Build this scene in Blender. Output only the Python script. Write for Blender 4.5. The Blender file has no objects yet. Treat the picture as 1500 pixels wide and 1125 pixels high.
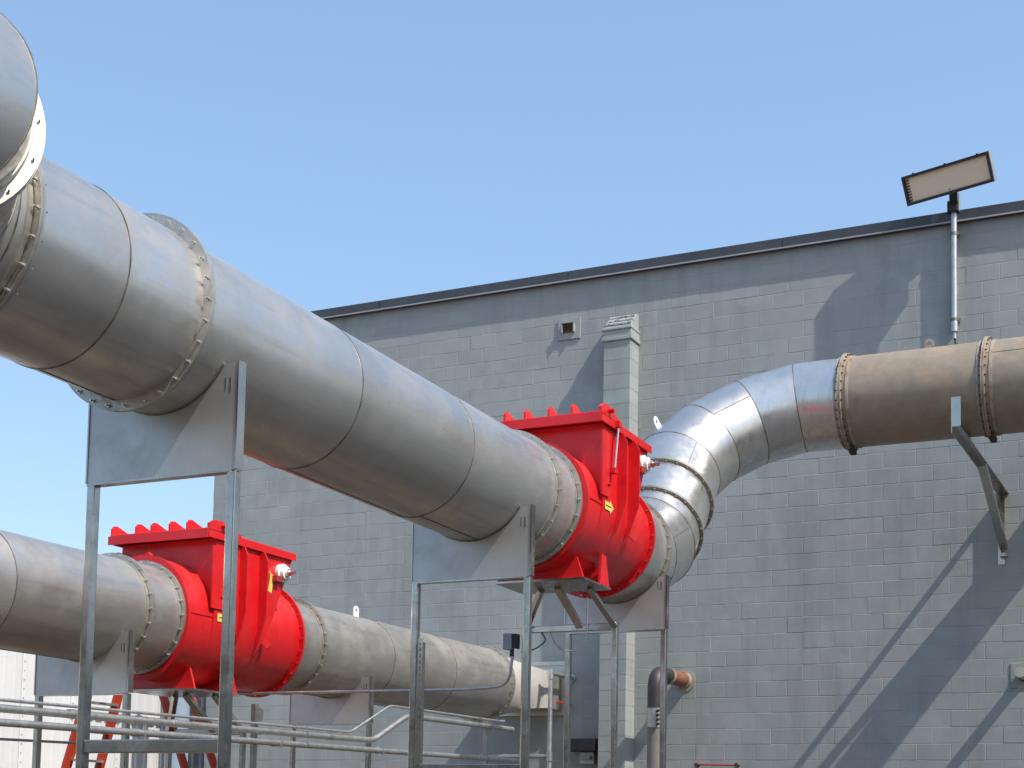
import bpy, bmesh, math, random
from mathutils import Vector as V, Matrix, noise
random.seed(7)
sc = bpy.context.scene
PI = math.pi

# ------------------------------------------------------------------ camera
cam_d = bpy.data.cameras.new('camera')
cam = bpy.data.objects.new('camera', cam_d)
sc.collection.objects.link(cam)
sc.camera = cam
cam_d.sensor_fit = 'HORIZONTAL'
cam_d.sensor_width = 36.0
cam_d.lens = 2205.5 / 1500 * 36
cam_d.shift_y = (1020.5 - 562.5) / 1500
cam_d.clip_start = 0.05
cam_d.clip_end = 3000
yaw, pitch, roll = 0.456698, 0.0816, -0.0194
F_ = V((-math.sin(yaw) * math.cos(pitch), math.cos(yaw) * math.cos(pitch), math.sin(pitch)))
r_ = V((math.cos(yaw), math.sin(yaw), 0))
d_ = F_.cross(r_)
c_, s_ = math.cos(roll), math.sin(roll)
R_ = c_ * r_ + s_ * d_
D_ = -s_ * r_ + c_ * d_
EYE = V((0, 0, 1.6))
cam.matrix_world = Matrix(((R_.x, -D_.x, -F_.x, EYE.x), (R_.y, -D_.y, -F_.y, EYE.y), (R_.z, -D_.z, -F_.z, EYE.z), (0, 0, 0, 1)))

# ------------------------------------------------------------------ sky, sun, exposure
SUN = V((3.35, -1.0, 4.35)).normalized()          # direction towards the sun
world = bpy.data.worlds.new('World')
sc.world = world
world.use_nodes = True
wn = world.node_tree
bg = wn.nodes['Background']
sky = wn.nodes.new('ShaderNodeTexSky')
sky.sky_type = 'NISHITA'
sky.sun_disc = False
sky.sun_elevation = math.asin(SUN.z)
sky.sun_rotation = math.atan2(SUN.x, SUN.y)
sky.altitude = 0
sky.air_density = 1.15
sky.dust_density = 1.8
sky.ozone_density = 0.35
veil = wn.nodes.new('ShaderNodeMix')          # thin even haze over the clear sky
veil.data_type = 'RGBA'
veil.inputs[0].default_value = 0.4
veil.inputs[7].default_value = (1.02, 2.0, 3.5, 1)
wn.links.new(sky.outputs[0], veil.inputs[6])
wn.links.new(veil.outputs[2], bg.inputs[0])
bg.inputs[1].default_value = 0.15
sun_d = bpy.data.lights.new('sun', 'SUN')
sun_d.energy = 3.2
sun_d.angle = math.radians(0.53)
sun_d.color = (1.0, 0.95, 0.87)
sun = bpy.data.objects.new('sun', sun_d)
sc.collection.objects.link(sun)
sun.location = (20, -6, 30)
sun.rotation_euler = SUN.to_track_quat('Z', 'Y').to_euler()
vs = sc.view_settings
vs.view_transform = 'Standard'
vs.look = 'None'
vs.exposure = 0.70
vs.gamma = 1.0
vs.use_curve_mapping = False

# ------------------------------------------------------------------ helpers
COL = sc.collection
ROOT = {}


class MB:
    """collects faces of one mesh, in world coordinates"""
    def __init__(s):
        s.v = []
        s.f = []
        s.sm = []

    def add(s, vs, fs, smooth=False):
        o = len(s.v)
        s.v += [V(p) for p in vs]
        for f in fs:
            s.f.append([i + o for i in f])
            s.sm.append(smooth)
        return s

    def box(s, c, size, R=None):
        c = V(c)
        x, y, z = [q / 2 for q in size]
        P = [V((i, j, k)) for k in (-z, z) for j in (-y, y) for i in (-x, x)]
        if R is not None:
            P = [R @ p for p in P]
        return s.add([c + p for p in P], [(0, 2, 3, 1), (4, 5, 7, 6), (0, 1, 5, 4), (2, 6, 7, 3), (0, 4, 6, 2), (1, 3, 7, 5)])

    def span(s, x0, x1, y0, y1, z0, z1):
        return s.box(((x0 + x1) / 2, (y0 + y1) / 2, (z0 + z1) / 2), (x1 - x0, y1 - y0, z1 - z0))

    def bar(s, p0, p1, w, h, up=(0, 0, 1)):
        p0, p1 = V(p0), V(p1)
        d = (p1 - p0)
        L = d.length
        d.normalize()
        x = d.cross(V(up))
        if x.length < 1e-4:
            x = d.cross(V((0, 1, 0)))
        x.normalize()
        u = x.cross(d)
        R = Matrix((x, d, u)).transposed()
        return s.box((p0 + p1) / 2, (w, L, h), R)

    def prism(s, poly, ext):
        """poly: list of points in a plane, ext: extrusion vector"""
        e = V(ext)
        n = len(poly)
        P = [V(p) for p in poly]
        nn = sum(((P[i] - P[0]).cross(P[(i + 1) % n] - P[0]) for i in range(1, n)), V())
        if nn.dot(e) > 0:
            P.reverse()
        return s.add(P + [p + e for p in P], [tuple(range(n)), tuple(range(2 * n - 1, n - 1, -1))] + [(i, i + n, (i + 1) % n + n, (i + 1) % n) for i in range(n)])

    def cyl(s, p0, p1, r, n=20, r1=None, caps=True):
        p0, p1 = V(p0), V(p1)
        r1 = r if r1 is None else r1
        a, b = frame_of(p1 - p0)
        A = [p0 + r * (a * math.cos(t) + b * math.sin(t)) for t in angs(n)]
        B = [p1 + r1 * (a * math.cos(t) + b * math.sin(t)) for t in angs(n)]
        s.add(A + B, [(i, (i + 1) % n, (i + 1) % n + n, i + n) for i in range(n)], True)
        if caps:
            s.add(A, [tuple(range(n - 1, -1, -1))])
            s.add(B, [tuple(range(n))])
        return s

    def ring(s, c, nrm, r0, r1, t, n=72):
        """flat annulus of thickness t centred on c"""
        c, nrm = V(c), V(nrm).normalized()
        a, b = frame_of(nrm)
        P = []
        for (rr, h) in ((r0, -t / 2), (r1, -t / 2), (r1, t / 2), (r0, t / 2)):
            P += [c + nrm * h + rr * (a * math.cos(q) + b * math.sin(q)) for q in angs(n)]
        fs = []
        for k in range(4):
            k2 = (k + 1) % 4
            fs += [(k * n + i, k2 * n + i, k2 * n + (i + 1) % n, k * n + (i + 1) % n)[::-1] for i in range(n)]
        return s.add(P, fs, True)

    def torus(s, c, nrm, R, r, n=72, m=8, plane_r=None):
        c, nrm = V(c), V(nrm).normalized()
        a, b = frame_of(nrm)
        P = []
        for q in angs(n):
            e = a * math.cos(q) + b * math.sin(q)
            P += [c + e * (R + r * math.cos(w)) + nrm * (r * math.sin(w)) for w in angs(m)]
        return s.add(P, [(i * m + j, ((i + 1) % n) * m + j, ((i + 1) % n) * m + (j + 1) % m, i * m + (j + 1) % m)[::-1] for i in range(n) for j in range(m)], True)

    def tube(s, pts, r, n=14, bend=0.0, steps=6, caps=True):
        """round tube along a polyline, corners rounded with radius bend"""
        pts = [V(p) for p in pts]
        path = [pts[0]]
        for i in range(1, len(pts) - 1):
            a, b, c = pts[i - 1], pts[i], pts[i + 1]
            if bend <= 0:
                path.append(b)
                continue
            k = min(bend, (a - b).length * .49, (c - b).length * .49)
            p, q = b + (a - b).normalized() * k, b + (c - b).normalized() * k
            for j in range(steps + 1):
                t = j / steps
                path.append(p * (1 - t) ** 2 + b * 2 * t * (1 - t) + q * t * t)
        path.append(pts[-1])
        a, b = frame_of(path[1] - path[0])
        rings = []
        for i, p in enumerate(path):
            if i == 0:
                d = path[1] - p
            elif i == len(path) - 1:
                d = p - path[-2]
            else:
                d = (p - path[i - 1]).normalized() + (path[i + 1] - p).normalized()
            d.normalize()
            a = (a - d * a.dot(d)).normalized()
            b = d.cross(a)
            rings.append([p + r * (a * math.cos(t) + b * math.sin(t)) for t in angs(n)])
        P = [q for R in rings for q in R]
        s.add(P, [(k * n + i, k * n + (i + 1) % n, (k + 1) * n + (i + 1) % n, (k + 1) * n + i) for k in range(len(rings) - 1) for i in range(n)], True)
        if caps:
            s.add(rings[0], [tuple(range(n - 1, -1, -1))])
            s.add(rings[-1], [tuple(range(n))])
        return s

    def piece(s, c0, n0, c1, n1, r, n=96, wob=0.0016, seed=0, r1=None):
        """length of pipe between two (possibly mitred) planes, slightly uneven like rolled sheet"""
        c0, c1, n0, n1 = V(c0), V(c1), V(n0), V(n1)
        d = c1 - c0
        L = d.length
        d.normalize()
        a, b = frame_of(d)
        m = max(2, int(L / .07))
        r1 = r if r1 is None else r1
        P = []
        for k in range(m + 1):
            t = k / m
            for q in angs(n):
                e = a * math.cos(q) + b * math.sin(q)
                edge = min(1, 6 * t, 6 * (1 - t))
                rr = (r + (r1 - r) * t) + wob * edge * noise.noise(V((math.cos(q) * 2.2 + seed * 3.1, math.sin(q) * 2.2, t * L * 1.6 + seed))) * 1.6
                e = e * rr
                p0 = c0 + e
                p0 = p0 + d * ((c0 - p0).dot(n0) / d.dot(n0))
                p1 = c1 + e
                p1 = p1 + d * ((c1 - p1).dot(n1) / d.dot(n1))
                P.append(p0.lerp(p1, t))
        return s.add(P, [(k * n + i, k * n + (i + 1) % n, (k + 1) * n + (i + 1) % n, (k + 1) * n + i) for k in range(m) for i in range(n)], True)

    def seam(s, c, nrm, d, r, w=.006, h=.004, n=96):
        """raised weld bead round a pipe of direction d at the plane (c, nrm)"""
        c, nrm, d = V(c), V(nrm).normalized(), V(d).normalized()
        a, b = frame_of(d)
        P = []
        for i, q in enumerate(angs(n)):
            e = a * math.cos(q) + b * math.sin(q)
            p = c + e * r
            p = p + d * ((c - p).dot(nrm) / d.dot(nrm))
            hh = h * (0.7 + 0.6 * random.random())
            P += [p - d * w - e * .003, p - d * w * .5 + e * hh, p + d * w * .5 + e * hh, p + d * w - e * .003]
        return s.add(P, [(i * 4 + j, ((i + 1) % n) * 4 + j, ((i + 1) % n) * 4 + j + 1, i * 4 + j + 1) for i in range(n) for j in range(3)], True)


def angs(n):
    return [2 * PI * i / n for i in range(n)]


def frame_of(d):
    d = V(d).normalized()
    a = d.cross(V((0, 0, 1)))
    if a.length < .05:
        a = d.cross(V((1, 0, 0)))
    a.normalize()
    b = d.cross(a)
    return a, b


def mesh_of(name, mb, off=V((0, 0, 0)), sharp=35):
    me = bpy.data.meshes.new(name)
    me.from_pydata([p - off for p in mb.v], [], mb.f)
    me.polygons.foreach_set('use_smooth', mb.sm)
    if any(mb.sm):
        me.set_sharp_from_angle(angle=math.radians(sharp))
    me.update()
    return me


def thing(name, label, cat, loc, group=None):
    o = bpy.data.objects.new(name, None)
    o.empty_display_size = .2
    COL.objects.link(o)
    o.location = loc
    o['label'] = label
    o['category'] = cat
    if group:
        o['group'] = group
    ROOT[o.name] = V(loc)
    return o


def part(name, mb, mat, parent, label=None, kind=None, bevel=0):
    off = ROOT[parent.name]
    me = mesh_of(name, mb, off)
    o = bpy.data.objects.new(name, me)
    COL.objects.link(o)
    o.parent = parent
    me.materials.append(mat)
    ROOT[o.name] = off
    if label:
        o['label'] = label
    if kind:
        o['kind'] = kind
    if bevel:
        m = o.modifiers.new('bevel', 'BEVEL')
        m.width = bevel
        m.segments = 2
        m.limit_method = 'ANGLE'
        m.angle_limit = math.radians(40)
    return o


def single(name, mb, mat, label, cat, loc, group=None, bevel=0):
    me = mesh_of(name, mb, V(loc))
    o = bpy.data.objects.new(name, me)
    COL.objects.link(o)
    o.location = loc
    me.materials.append(mat)
    o['label'] = label
    o['category'] = cat
    if group:
        o['group'] = group
    ROOT[o.name] = V(loc)
    return o


# ------------------------------------------------------------------ materials
class NT:
    def __init__(s, name):
        s.m = bpy.data.materials.new(name)
        s.m.use_nodes = True
        s.t = s.m.node_tree
        s.b = s.t.nodes['Principled BSDF']

    def n(s, typ, **kw):
        nd = s.t.nodes.new(typ)
        for k, v in kw.items():
            if k.startswith('i_'):
                nd.inputs[k[2:].replace('_', ' ')].default_value = v
            else:
                setattr(nd, k, v)
        return nd

    def l(s, a, b):
        s.t.links.new(a, b)

    def noise(s, scale, detail=4, rough=.55, co=None, dist=0.0):
        nd = s.n('ShaderNodeTexNoise', i_Scale=scale, i_Detail=detail, i_Roughness=rough, i_Distortion=dist)
        if co is not None:
            s.l(co, nd.inputs['Vector'])
        return nd.outputs['Fac']

    def coord(s, which='Object', scale=(1, 1, 1)):
        tc = s.n('ShaderNodeTexCoord')
        mp = s.n('ShaderNodeMapping')
        mp.inputs['Scale'].default_value = scale
        s.l(tc.outputs[which], mp.inputs['Vector'])
        return mp.outputs['Vector']

    def ramp(s, fac, stops):
        r = s.n('ShaderNodeValToRGB')
        e = r.color_ramp.elements
        while len(e) < len(stops):
            e.new(.5)
        for k, (p, c) in enumerate(stops):
            e[k].position = p
            e[k].color = (*c, 1) if len(c) == 3 else c
        s.l(fac, r.inputs['Fac'])
        return r.outputs['Color']

    def fl(s, fac, a, b, lo=0, hi=1):
        m = s.n('ShaderNodeMapRange')
        m.inputs['From Min'].default_value = lo
        m.inputs['From Max'].default_value = hi
        m.inputs['To Min'].default_value = a
        m.inputs['To Max'].default_value = b
        s.l(fac, m.inputs['Value'])
        return m.outputs['Result']

    def mix(s, fac, a, b, typ='MIX'):
        m = s.n('ShaderNodeMix', data_type='RGBA', blend_type=typ)
        for k, q in ((0, fac), (6, a), (7, b)):
            if hasattr(q, 'links'):
                s.l(q, m.inputs[k])
            else:
                m.inputs[k].default_value = q if k == 0 else (*q, 1)
        return m.outputs[2]

    def math(s, op, a, b=0.0):
        m = s.n('ShaderNodeMath', operation=op)
        for k, q in ((0, a), (1, b)):
            if hasattr(q, 'links'):
                s.l(q, m.inputs[k])
            else:
                m.inputs[k].default_value = q
        return m.outputs[0]

    def bump(s, h, strength, dist):
        b = s.n('ShaderNodeBump', i_Strength=strength, i_Distance=dist)
        s.l(h, b.inputs['Height'])
        s.l(b.outputs['Normal'], s.b.inputs['Normal'])

    def rand(s):
        return s.n('ShaderNodeObjectInfo').outputs['Random']


def metal(name, c0, c1, r0, r1, metallic=1.0, scale=2.0, stain=None, stain_amt=.5, bump=.08, streak=None):
    t = NT(name)
    co = t.coord()
    n1 = t.noise(scale, 5, .6, co)
    col = t.ramp(n1, [(.3, c0), (.7, c1)])
    rv = t.math('MULTIPLY_ADD', t.rand(), .16)
    t.t.nodes[-1]
    hs = t.n('ShaderNodeHueSaturation')
    t.l(col, hs.inputs['Color'])
    t.l(t.fl(t.rand(), .9, 1.08), hs.inputs['Value'])
    col = hs.outputs['Color']
    rough = t.fl(t.noise(scale * 2.3, 6, .65, co), r0, r1, .3, .7)
    if streak:
        sm = t.n('ShaderNodeMapping')
        sm.inputs['Scale'].default_value = streak
        t.l(co, sm.inputs['Vector'])
        sn = t.noise(1.0, 6, .7, sm.outputs['Vector'])
        rough = t.math('ADD', rough, t.fl(sn, -.08, .12, .3, .7))
        col = t.mix(t.fl(sn, 0, .6, .48, .75), col, tuple(.66 * q for q in c0))
    if stain:
        n2 = t.noise(scale * .9, 7, .7, co, .6)
        f = t.fl(n2, 0, stain_amt, .52, .75)
        col = t.mix(f, col, stain)
        met = t.fl(f, metallic, metallic * .35)
        t.l(met, t.b.inputs['Metallic'])
        rough = t.math('ADD', rough, t.math('MULTIPLY', f, .25))
    else:
        t.b.inputs['Metallic'].default_value = metallic
    t.l(col, t.b.inputs['Base Color'])
    t.l(rough, t.b.inputs['Roughness'])
    if bump:
        t.bump(t.noise(scale * 9, 4, .5, co), bump, .01)
    return t.m


def paint(name, c0, c1, rough=.5, scale=3, coat=0, bump=.1, bscale=40, var=0):
    t = NT(name)
    co = t.coord()
    col = t.ramp(t.noise(scale, 6, .6, co), [(.3, c0), (.7, c1)])
    if var:
        hs = t.n('ShaderNodeHueSaturation')
        t.l(col, hs.inputs['Color'])
        t.l(t.fl(t.rand(), 1 - var, 1 + var), hs.inputs['Value'])
        col = hs.outputs['Color']
    t.l(col, t.b.inputs['Base Color'])
    t.l(t.fl(t.noise(scale * 3, 4, .6, co), rough * .85, min(1, rough * 1.2)), t.b.inputs['Roughness'])
    if coat:
        t.b.inputs['Coat Weight'].default_value = coat
        t.b.inputs['Coat Roughness'].default_value = .08
    if bump:
        t.bump(t.noise(bscale, 3, .5, co), bump, .006)
    return t.m


def block_material():
    t = NT('painted_block')
    co = t.coord('Object')
    geo = t.n('ShaderNodeNewGeometry')
    pos = geo.outputs['Position']
    big = t.noise(.75, 5, .65, pos)
    mid = t.noise(2.4, 6, .65, pos, .3)
    mp = t.n('ShaderNodeMapping')
    mp.inputs['Scale'].default_value = (3.2, 3.2, .35)
    t.l(pos, mp.inputs['Vector'])
    streak = t.noise(1.0, 5, .6, mp.outputs['Vector'])
    col = t.ramp(mid, [(.25, (.252, .278, .266)), (.48, (.298, .322, .310)), (.75, (.350, .368, .352))])
    col = t.mix(t.fl(big, 0, .8, .40, .62), col, (.325, .320, .318))
    col = t.mix(t.fl(streak, 0, .75, .50, .74), col, (.235, .243, .238))
    patch = t.noise(1.3, 2, .4, pos, .8)
    col = t.mix(t.fl(patch, 0, .5, .58, .64), col, (.35, .362, .352))
    hs = t.n('ShaderNodeHueSaturation')
    t.l(col, hs.inputs['Color'])
    isl = t.math('FRACT', t.math('ADD', geo.outputs['Random Per Island'], t.rand()))
    t.l(t.fl(isl, .962, 1.03), hs.inputs['Value'])
    t.l(hs.outputs['Color'], t.b.inputs['Base Color'])
    t.b.inputs['Roughness'].default_value = .62
    t.b.inputs['Specular IOR Level'].default_value = .35
    fine = t.noise(55, 4, .6, pos)
    coarse = t.noise(7, 3, .5, pos)
    t.bump(t.math('ADD', t.math('MULTIPLY', fine, .35), coarse), .22, .006)
    return t.m


def ground_material():
    t = NT('yard_concrete')
    co = t.coord()
    n1 = t.noise(.25, 6, .6, co)
    n2 = t.noise(3, 8, .7, co)
    col = t.ramp(n1, [(.3, (.105, .076, .050)), (.7, (.14, .104, .070))])
    col = t.mix(t.fl(n2, 0, .5, .5, .8), col, (.085, .065, .048))
    t.l(col, t.b.inputs['Base Color'])
    t.b.inputs['Roughness'].default_value = .9
    t.bump(n2, .3, .02)
    return t.m


def rusty(name, base, rust, amt, scale=3.0, rough=.55, metallic=.2, along=None):
    t = NT(name)
    co = t.coord()
    n1 = t.noise(scale, 7, .68, co, .5)
    n2 = t.noise(scale * 4, 6, .7, co)
    col = t.ramp(n2, [(.3, tuple(.82 * q for q in base)), (.7, tuple(min(1, 1.12 * q) for q in base))])
    f = t.fl(n1, 0, 1, .62 - .25 * amt, .8 - .2 * amt)
    col = t.mix(f, col, rust)
    t.l(col, t.b.inputs['Base Color'])
    t.b.inputs['Metallic'].default_value = metallic
    t.l(t.fl(f, rough, .85), t.b.inputs['Roughness'])
    t.bump(n2, .25, .006)
    return t.m


M = {}
M['steel'] = metal('stainless_sheet', (.50, .475, .445), (.60, .575, .545), .28, .42, scale=1.6, metallic=.80, stain=(.17, .14, .11), stain_amt=.45, bump=.03, streak=(14, .7, 14))
M['steel_elbow'] = metal('stainless_bright', (.60, .585, .56), (.70, .685, .66), .26, .36, scale=2.2, metallic=.86, stain=(.30, .27, .23), stain_amt=.2, bump=.012, streak=(9, 9, 2))
M['steel_dull'] = metal('stainless_weathered', (.49, .465, .425), (.58, .555, .515), .36, .5, scale=1.8, metallic=.86, stain=(.26, .205, .15), stain_amt=.5, bump=.04, streak=(12, .8, 12))
M['frame'] = metal('stainless_tube', (.42, .39, .35), (.53, .495, .445), .15, .3, scale=4, stain=(.16, .12, .09), stain_amt=.35, bump=.03)
M['plate'] = metal('stainless_plate', (.50, .49, .475), (.59, .58, .565), .40, .52, scale=2.2, metallic=.8, stain=(.2, .17, .14), stain_amt=.3, bump=.04)
M['flange'] = metal('flange_steel', (.42, .39, .34), (.58, .55, .49), .38, .55, scale=6, metallic=.85, stain=(.17, .13, .09), stain_amt=.6, bump=.1)
M['flange_dark'] = metal('flange_grimy', (.27, .245, .21), (.38, .35, .30), .45, .6, scale=7, metallic=.7, stain=(.12, .09, .065), stain_amt=.6, bump=.1)
M['flange_pale'] = metal('flange_pale', (.42, .40, .355), (.52, .495, .44), .5, .65, scale=5, metallic=.5, stain=(.35, .31, .26), stain_amt=.35, bump=.1)
M['pale_sheet'] = metal('pale_galvanised_sheet', (.52, .50, .46), (.60, .58, .54), .5, .65, scale=3, metallic=.4, stain=(.4, .36, .3), stain_amt=.4, bump=.05)
M['bolt'] = metal('bolt_zinc', (.62, .61, .58), (.72, .71, .69), .25, .4, scale=20, bump=0)
M['weld'] = metal('weld_bead', (.10, .085, .07), (.32, .28, .23), .4, .6, scale=9, metallic=.8, bump=.2)
M['galv'] = metal('galvanised', (.40, .405, .40), (.58, .585, .575), .35, .55, scale=14, metallic=.88, stain=(.38, .35, .3), stain_amt=.4, bump=.15)
M['red_plain'] = paint('red_gloss', (.60, .003, .007), (.67, .005, .010), .38, 2.5, .12, .04, 25)
def valve_red():
    t = NT('red_painted_steel')
    co = t.coord()
    col = t.ramp(t.noise(2.5, 6, .6, co), [(.3, (.57, .003, .007)), (.7, (.66, .006, .011))])
    geo = t.n('ShaderNodeNewGeometry')
    sep = t.n('ShaderNodeSeparateXYZ')
    t.l(geo.outputs['Normal'], sep.inputs[0])
    dust = t.math('MULTIPLY', t.fl(t.noise(5, 7, .7, co), .1, .6, .4, .7), t.fl(sep.outputs['Z'], .12, .6, .1, 1.0))
    col = t.mix(dust, col, (.50, .16, .13))
    grime = t.fl(t.noise(3.2, 8, .75, co, .8), 0, .5, .56, .72)
    col = t.mix(grime, col, (.26, .008, .010))
    chip = t.fl(t.noise(34, 3, .6, co), 0, .8, .73, .77)
    col = t.mix(chip, col, (.22, .06, .04))
    t.l(col, t.b.inputs['Base Color'])
    t.l(t.math('ADD', t.fl(t.noise(6, 5, .6, co), .26, .48, .3, .7), t.math('MULTIPLY', dust, .3)), t.b.inputs['Roughness'])
    t.b.inputs['Coat Weight'].default_value = .12
    t.b.inputs['Coat Roughness'].default_value = .1
    t.bump(t.noise(9, 3, .5, co), .06, .01)
    return t.m


M['red'] = valve_red()
M['red_dark'] = paint('red_dull', (.30, .02, .015), (.36, .03, .02), .55, 3)
M['coping'] = metal('coping_metal', (.055, .058, .066), (.075, .078, .088), .4, .5, scale=3, metallic=.2, bump=.02)
M['coping_edge'] = paint('coping_edge', (.3, .3, .3), (.36, .36, .36), .5)
M['block'] = block_material()
M['mortar'] = paint('painted_mortar', (.29, .305, .288), (.33, .343, .325), .75, 3, 0, .3, 60)
M['tan'] = rusty('weathered_duct', (.32, .255, .185), (.38, .27, .18), .5, 2.2, .46, .2)
M['rust'] = rusty('rusty_flange', (.40, .335, .26), (.20, .095, .045), .5, 7, .6, .15)
M['rust_dark'] = rusty('dark_rust', (.05, .035, .028), (.14, .05, .02), .5, 9, .8, .1)
M['brown'] = rusty('rust_brown_pipe', (.25, .105, .06), (.16, .06, .03), .6, 6, .6, .1)
M['black'] = paint('black_plastic', (.012, .012, .014), (.02, .02, .022), .45, 8)
M['darkpipe'] = paint('dark_hose', (.035, .028, .03), (.05, .04, .042), .5, 5)
M['greypipe'] = paint('grey_brown_pipe', (.17, .15, .135), (.23, .205, .185), .5, 4)
M['white'] = paint('white_sheet', (.56, .56, .555), (.64, .64, .635), .45, 1.5, 0, .06, 12, .04)
M['whitelug'] = paint('white_enamel', (.72, .72, .69), (.8, .8, .77), .4, 8)
M['blue'] = paint('blue_grey', (.22, .29, .36), (.27, .34, .42), .45, 2)
M['diffuser'] = paint('cream_diffuser', (.78, .64, .48), (.84, .70, .53), .4, 3, 0, .0)
M['lampbox'] = paint('lamp_black', (.016, .014, .016), (.028, .024, .026), .4, 6)
M['lampgrey'] = paint('lamp_grey', (.22, .23, .25), (.28, .29, .31), .4, 6)
M['orange'] = paint('fibreglass_orange', (.42, .035, .012), (.52, .055, .02), .45, 3)
M['yellow'] = paint('yellow_sticker', (.68, .50, .10), (.74, .56, .14), .5, 8)
M['ink'] = paint('sticker_ink', (.03, .025, .02), (.04, .03, .02), .6, 8)
M['boxgrey'] = paint('box_blue_grey', (.26, .30, .36), (.32, .36, .42), .45, 5)
M['ground'] = ground_material()
M['brownvent'] = paint('vent_brown', (.10, .065, .03), (.15, .10, .05), .7, 20)
M['dark'] = paint('dark_opening', (.012, .011, .010), (.02, .018, .016), .9, 8)
M['opp'] = paint('dark_cladding', (.045, .043, .04), (.065, .06, .055), .7, .6)
M['asphalt'] = paint('asphalt', (.042, .041, .039), (.060, .058, .054), .85, 1.2, 0, .5, 30)
M['cement'] = paint('cement_render', (.27, .265, .25), (.34, .335, .32), .8, 9, 0, .6, 30)

# ------------------------------------------------------------------ ground
g = MB()
g.add([(-400, -400, 0), (400, -400, 0), (400, 400, 0), (-400, 400, 0)], [(0, 1, 2, 3)])
me = mesh_of('ground', g)
go = bpy.data.objects.new('ground', me)
COL.objects.link(go)
me.materials.append(M['ground'])
go['kind'] = 'structure'

g = MB()
g.add([(-5.3, -400, .004), (400, -400, .004), (400, 400, .004), (-5.3, 400, .004)], [(0, 1, 2, 3)])
me = mesh_of('unseen_asphalt', g)  # unseen asphalt, added to darken what the duct undersides reflect
go = bpy.data.objects.new('unseen_asphalt', me)
COL.objects.link(go)
me.materials.append(M['asphalt'])
go['kind'] = 'structure'
for nm, lab, x0, x1, y0, y1, h in (('unseen_block_right', 'long unseen dark block added on the right for its reflection in the ducts', 13.0, 28.0, -25, 40, 5.2), ('unseen_block_rear', 'low unseen dark block added behind the camera for its reflection in the frames', -34.0, 9.0, -34, -20, 5.5)):  # both blocks are out of view, added as dark reflections in the steel
    wh = thing(nm, lab, 'building', ((x0 + x1) / 2, (y0 + y1) / 2, 0))
    part('wall', MB().span(x0, x1, y0, y1, 0, h), M['opp'], wh)
    part('roof', MB().span(x0 - .3, x1 + .3, y0 - .3, y1 + .3, h, h + .25), M['coping'], wh)
    for k in range(6):
        if nm == 'unseen_block_right':
            part('door', MB().span(x0 - .06, x0 + .02, y0 + 5 + k * 10, y0 + 9 + k * 10, 0.02, 4.2), M['greypipe'], wh)
        else:
            part('door', MB().span(x0 + 3 + k * 7, x0 + 6 + k * 7, y1 - .02, y1 + .06, .02, 3.6), M['greypipe'], wh)

# ------------------------------------------------------------------ block building
WY = 18.69
X0, X1 = -14.44, 4.0
ZT = 9.09
bld = thing('block_building', 'grey painted concrete block building with dark metal roof edge', 'building', (-5, WY, 0))
w = MB()
# openings are closed by the things in front of them, so the core is one slab with side walls and a roof
w.span(X0 + .01, X1 - .01, WY + .0019, WY + .2, 0, ZT + .02)
w.span(X0 + .01, X0 + .2, WY + .2, 34, 0, ZT + .02)
w.span(X1 - .2, X1 - .01, WY + .2, 34, 0, ZT + .02)
w.span(X0 + .2, X1 - .2, 33.8, 34, 0, ZT + .02)
w.span(X0 + .2, X1 - .2, WY + .2, 33.8, ZT - .25, ZT - .05)
wall = part('wall', w, M['mortar'], bld)

CH, CW, JT = .2032, .4064, .008


def block_mesh(wd, ht, face=0.0, bv=.004, dep=.012):
    """one block front: bevelled pillow, back at y=+dep, local origin at face centre"""
    mb = MB()
    x, z = wd / 2, ht / 2
    j = lambda: random.uniform(-.0012, .0012)
    P = [(-x, dep, -z), (x, dep, -z), (x, dep, z), (-x, dep, z)]
    Q = [(-x + j(), .0017, -z + j()), (x + j(), .0017, -z + j()), (x + j(), .0017, z + j()), (-x + j(), .0017, z + j())]
    S = [(-x + bv, j() * .6, -z + bv), (x - bv, j() * .6, -z + bv), (x - bv, j() * .6, z - bv), (-x + bv, j() * .6, z - bv)]
    mb.add(P + Q + S, [(0, 1, 5, 4), (1, 2, 6, 5), (2, 3, 7, 6), (3, 0, 4, 7), (4, 5, 9, 8), (5, 6, 10, 9), (6, 7, 11, 10), (7, 4, 8, 11), (8, 9, 10, 11)])
    return mb


def project(p):
    d = V(p) - EYE
    z = d.dot(F_)
    return 750 + 2205.5 * d.dot(R_) / z, 1020.5 + 2205.5 * d.dot(D_) / z, z


blocks = []
XJ = -11.655           # control joint
zb = .185 - CH
row = 0
while zb < ZT:
    z0, z1 = max(zb, 0), min(zb + CH, ZT)
    if z1 - z0 > .03:
        off = (CW / 2 if row % 2 else 0.0)
        k = math.floor((X0 - off) / CW) - 1
        while k * CW + off < X1:
            a, b = max(k * CW + off, X0 + JT / 2), min((k + 1) * CW + off, X1 - JT / 2)
            k += 1
            segs = [(a, b)]
            if a < XJ < b:
                segs = [(a, XJ), (XJ, b)]
            for (p, q) in segs:
                if q - p > .04:
                    blocks.append((p, q, z0, z1))
    zb += CH
    row += 1
scored = []
for bk in blocks:
    a, b, z0, z1 = bk
    u, v, d = project(((a + b) / 2, WY, (z0 + z1) / 2))
    vis = 0 < u < 1500 and 0 < v < 1125
    # wall areas hidden behind the upper duct do not count
    hid = (u < 760 and v > 225 + .55 * u - 20 and v < 520 + .40 * u)
    scored.append(((-d if vis and not hid else -999), bk))
scored.sort(key=lambda q: -q[0])
variants = {}
FILL = (JT, JT, .006, .004, .002)          # paint bridges some of the joints


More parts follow.
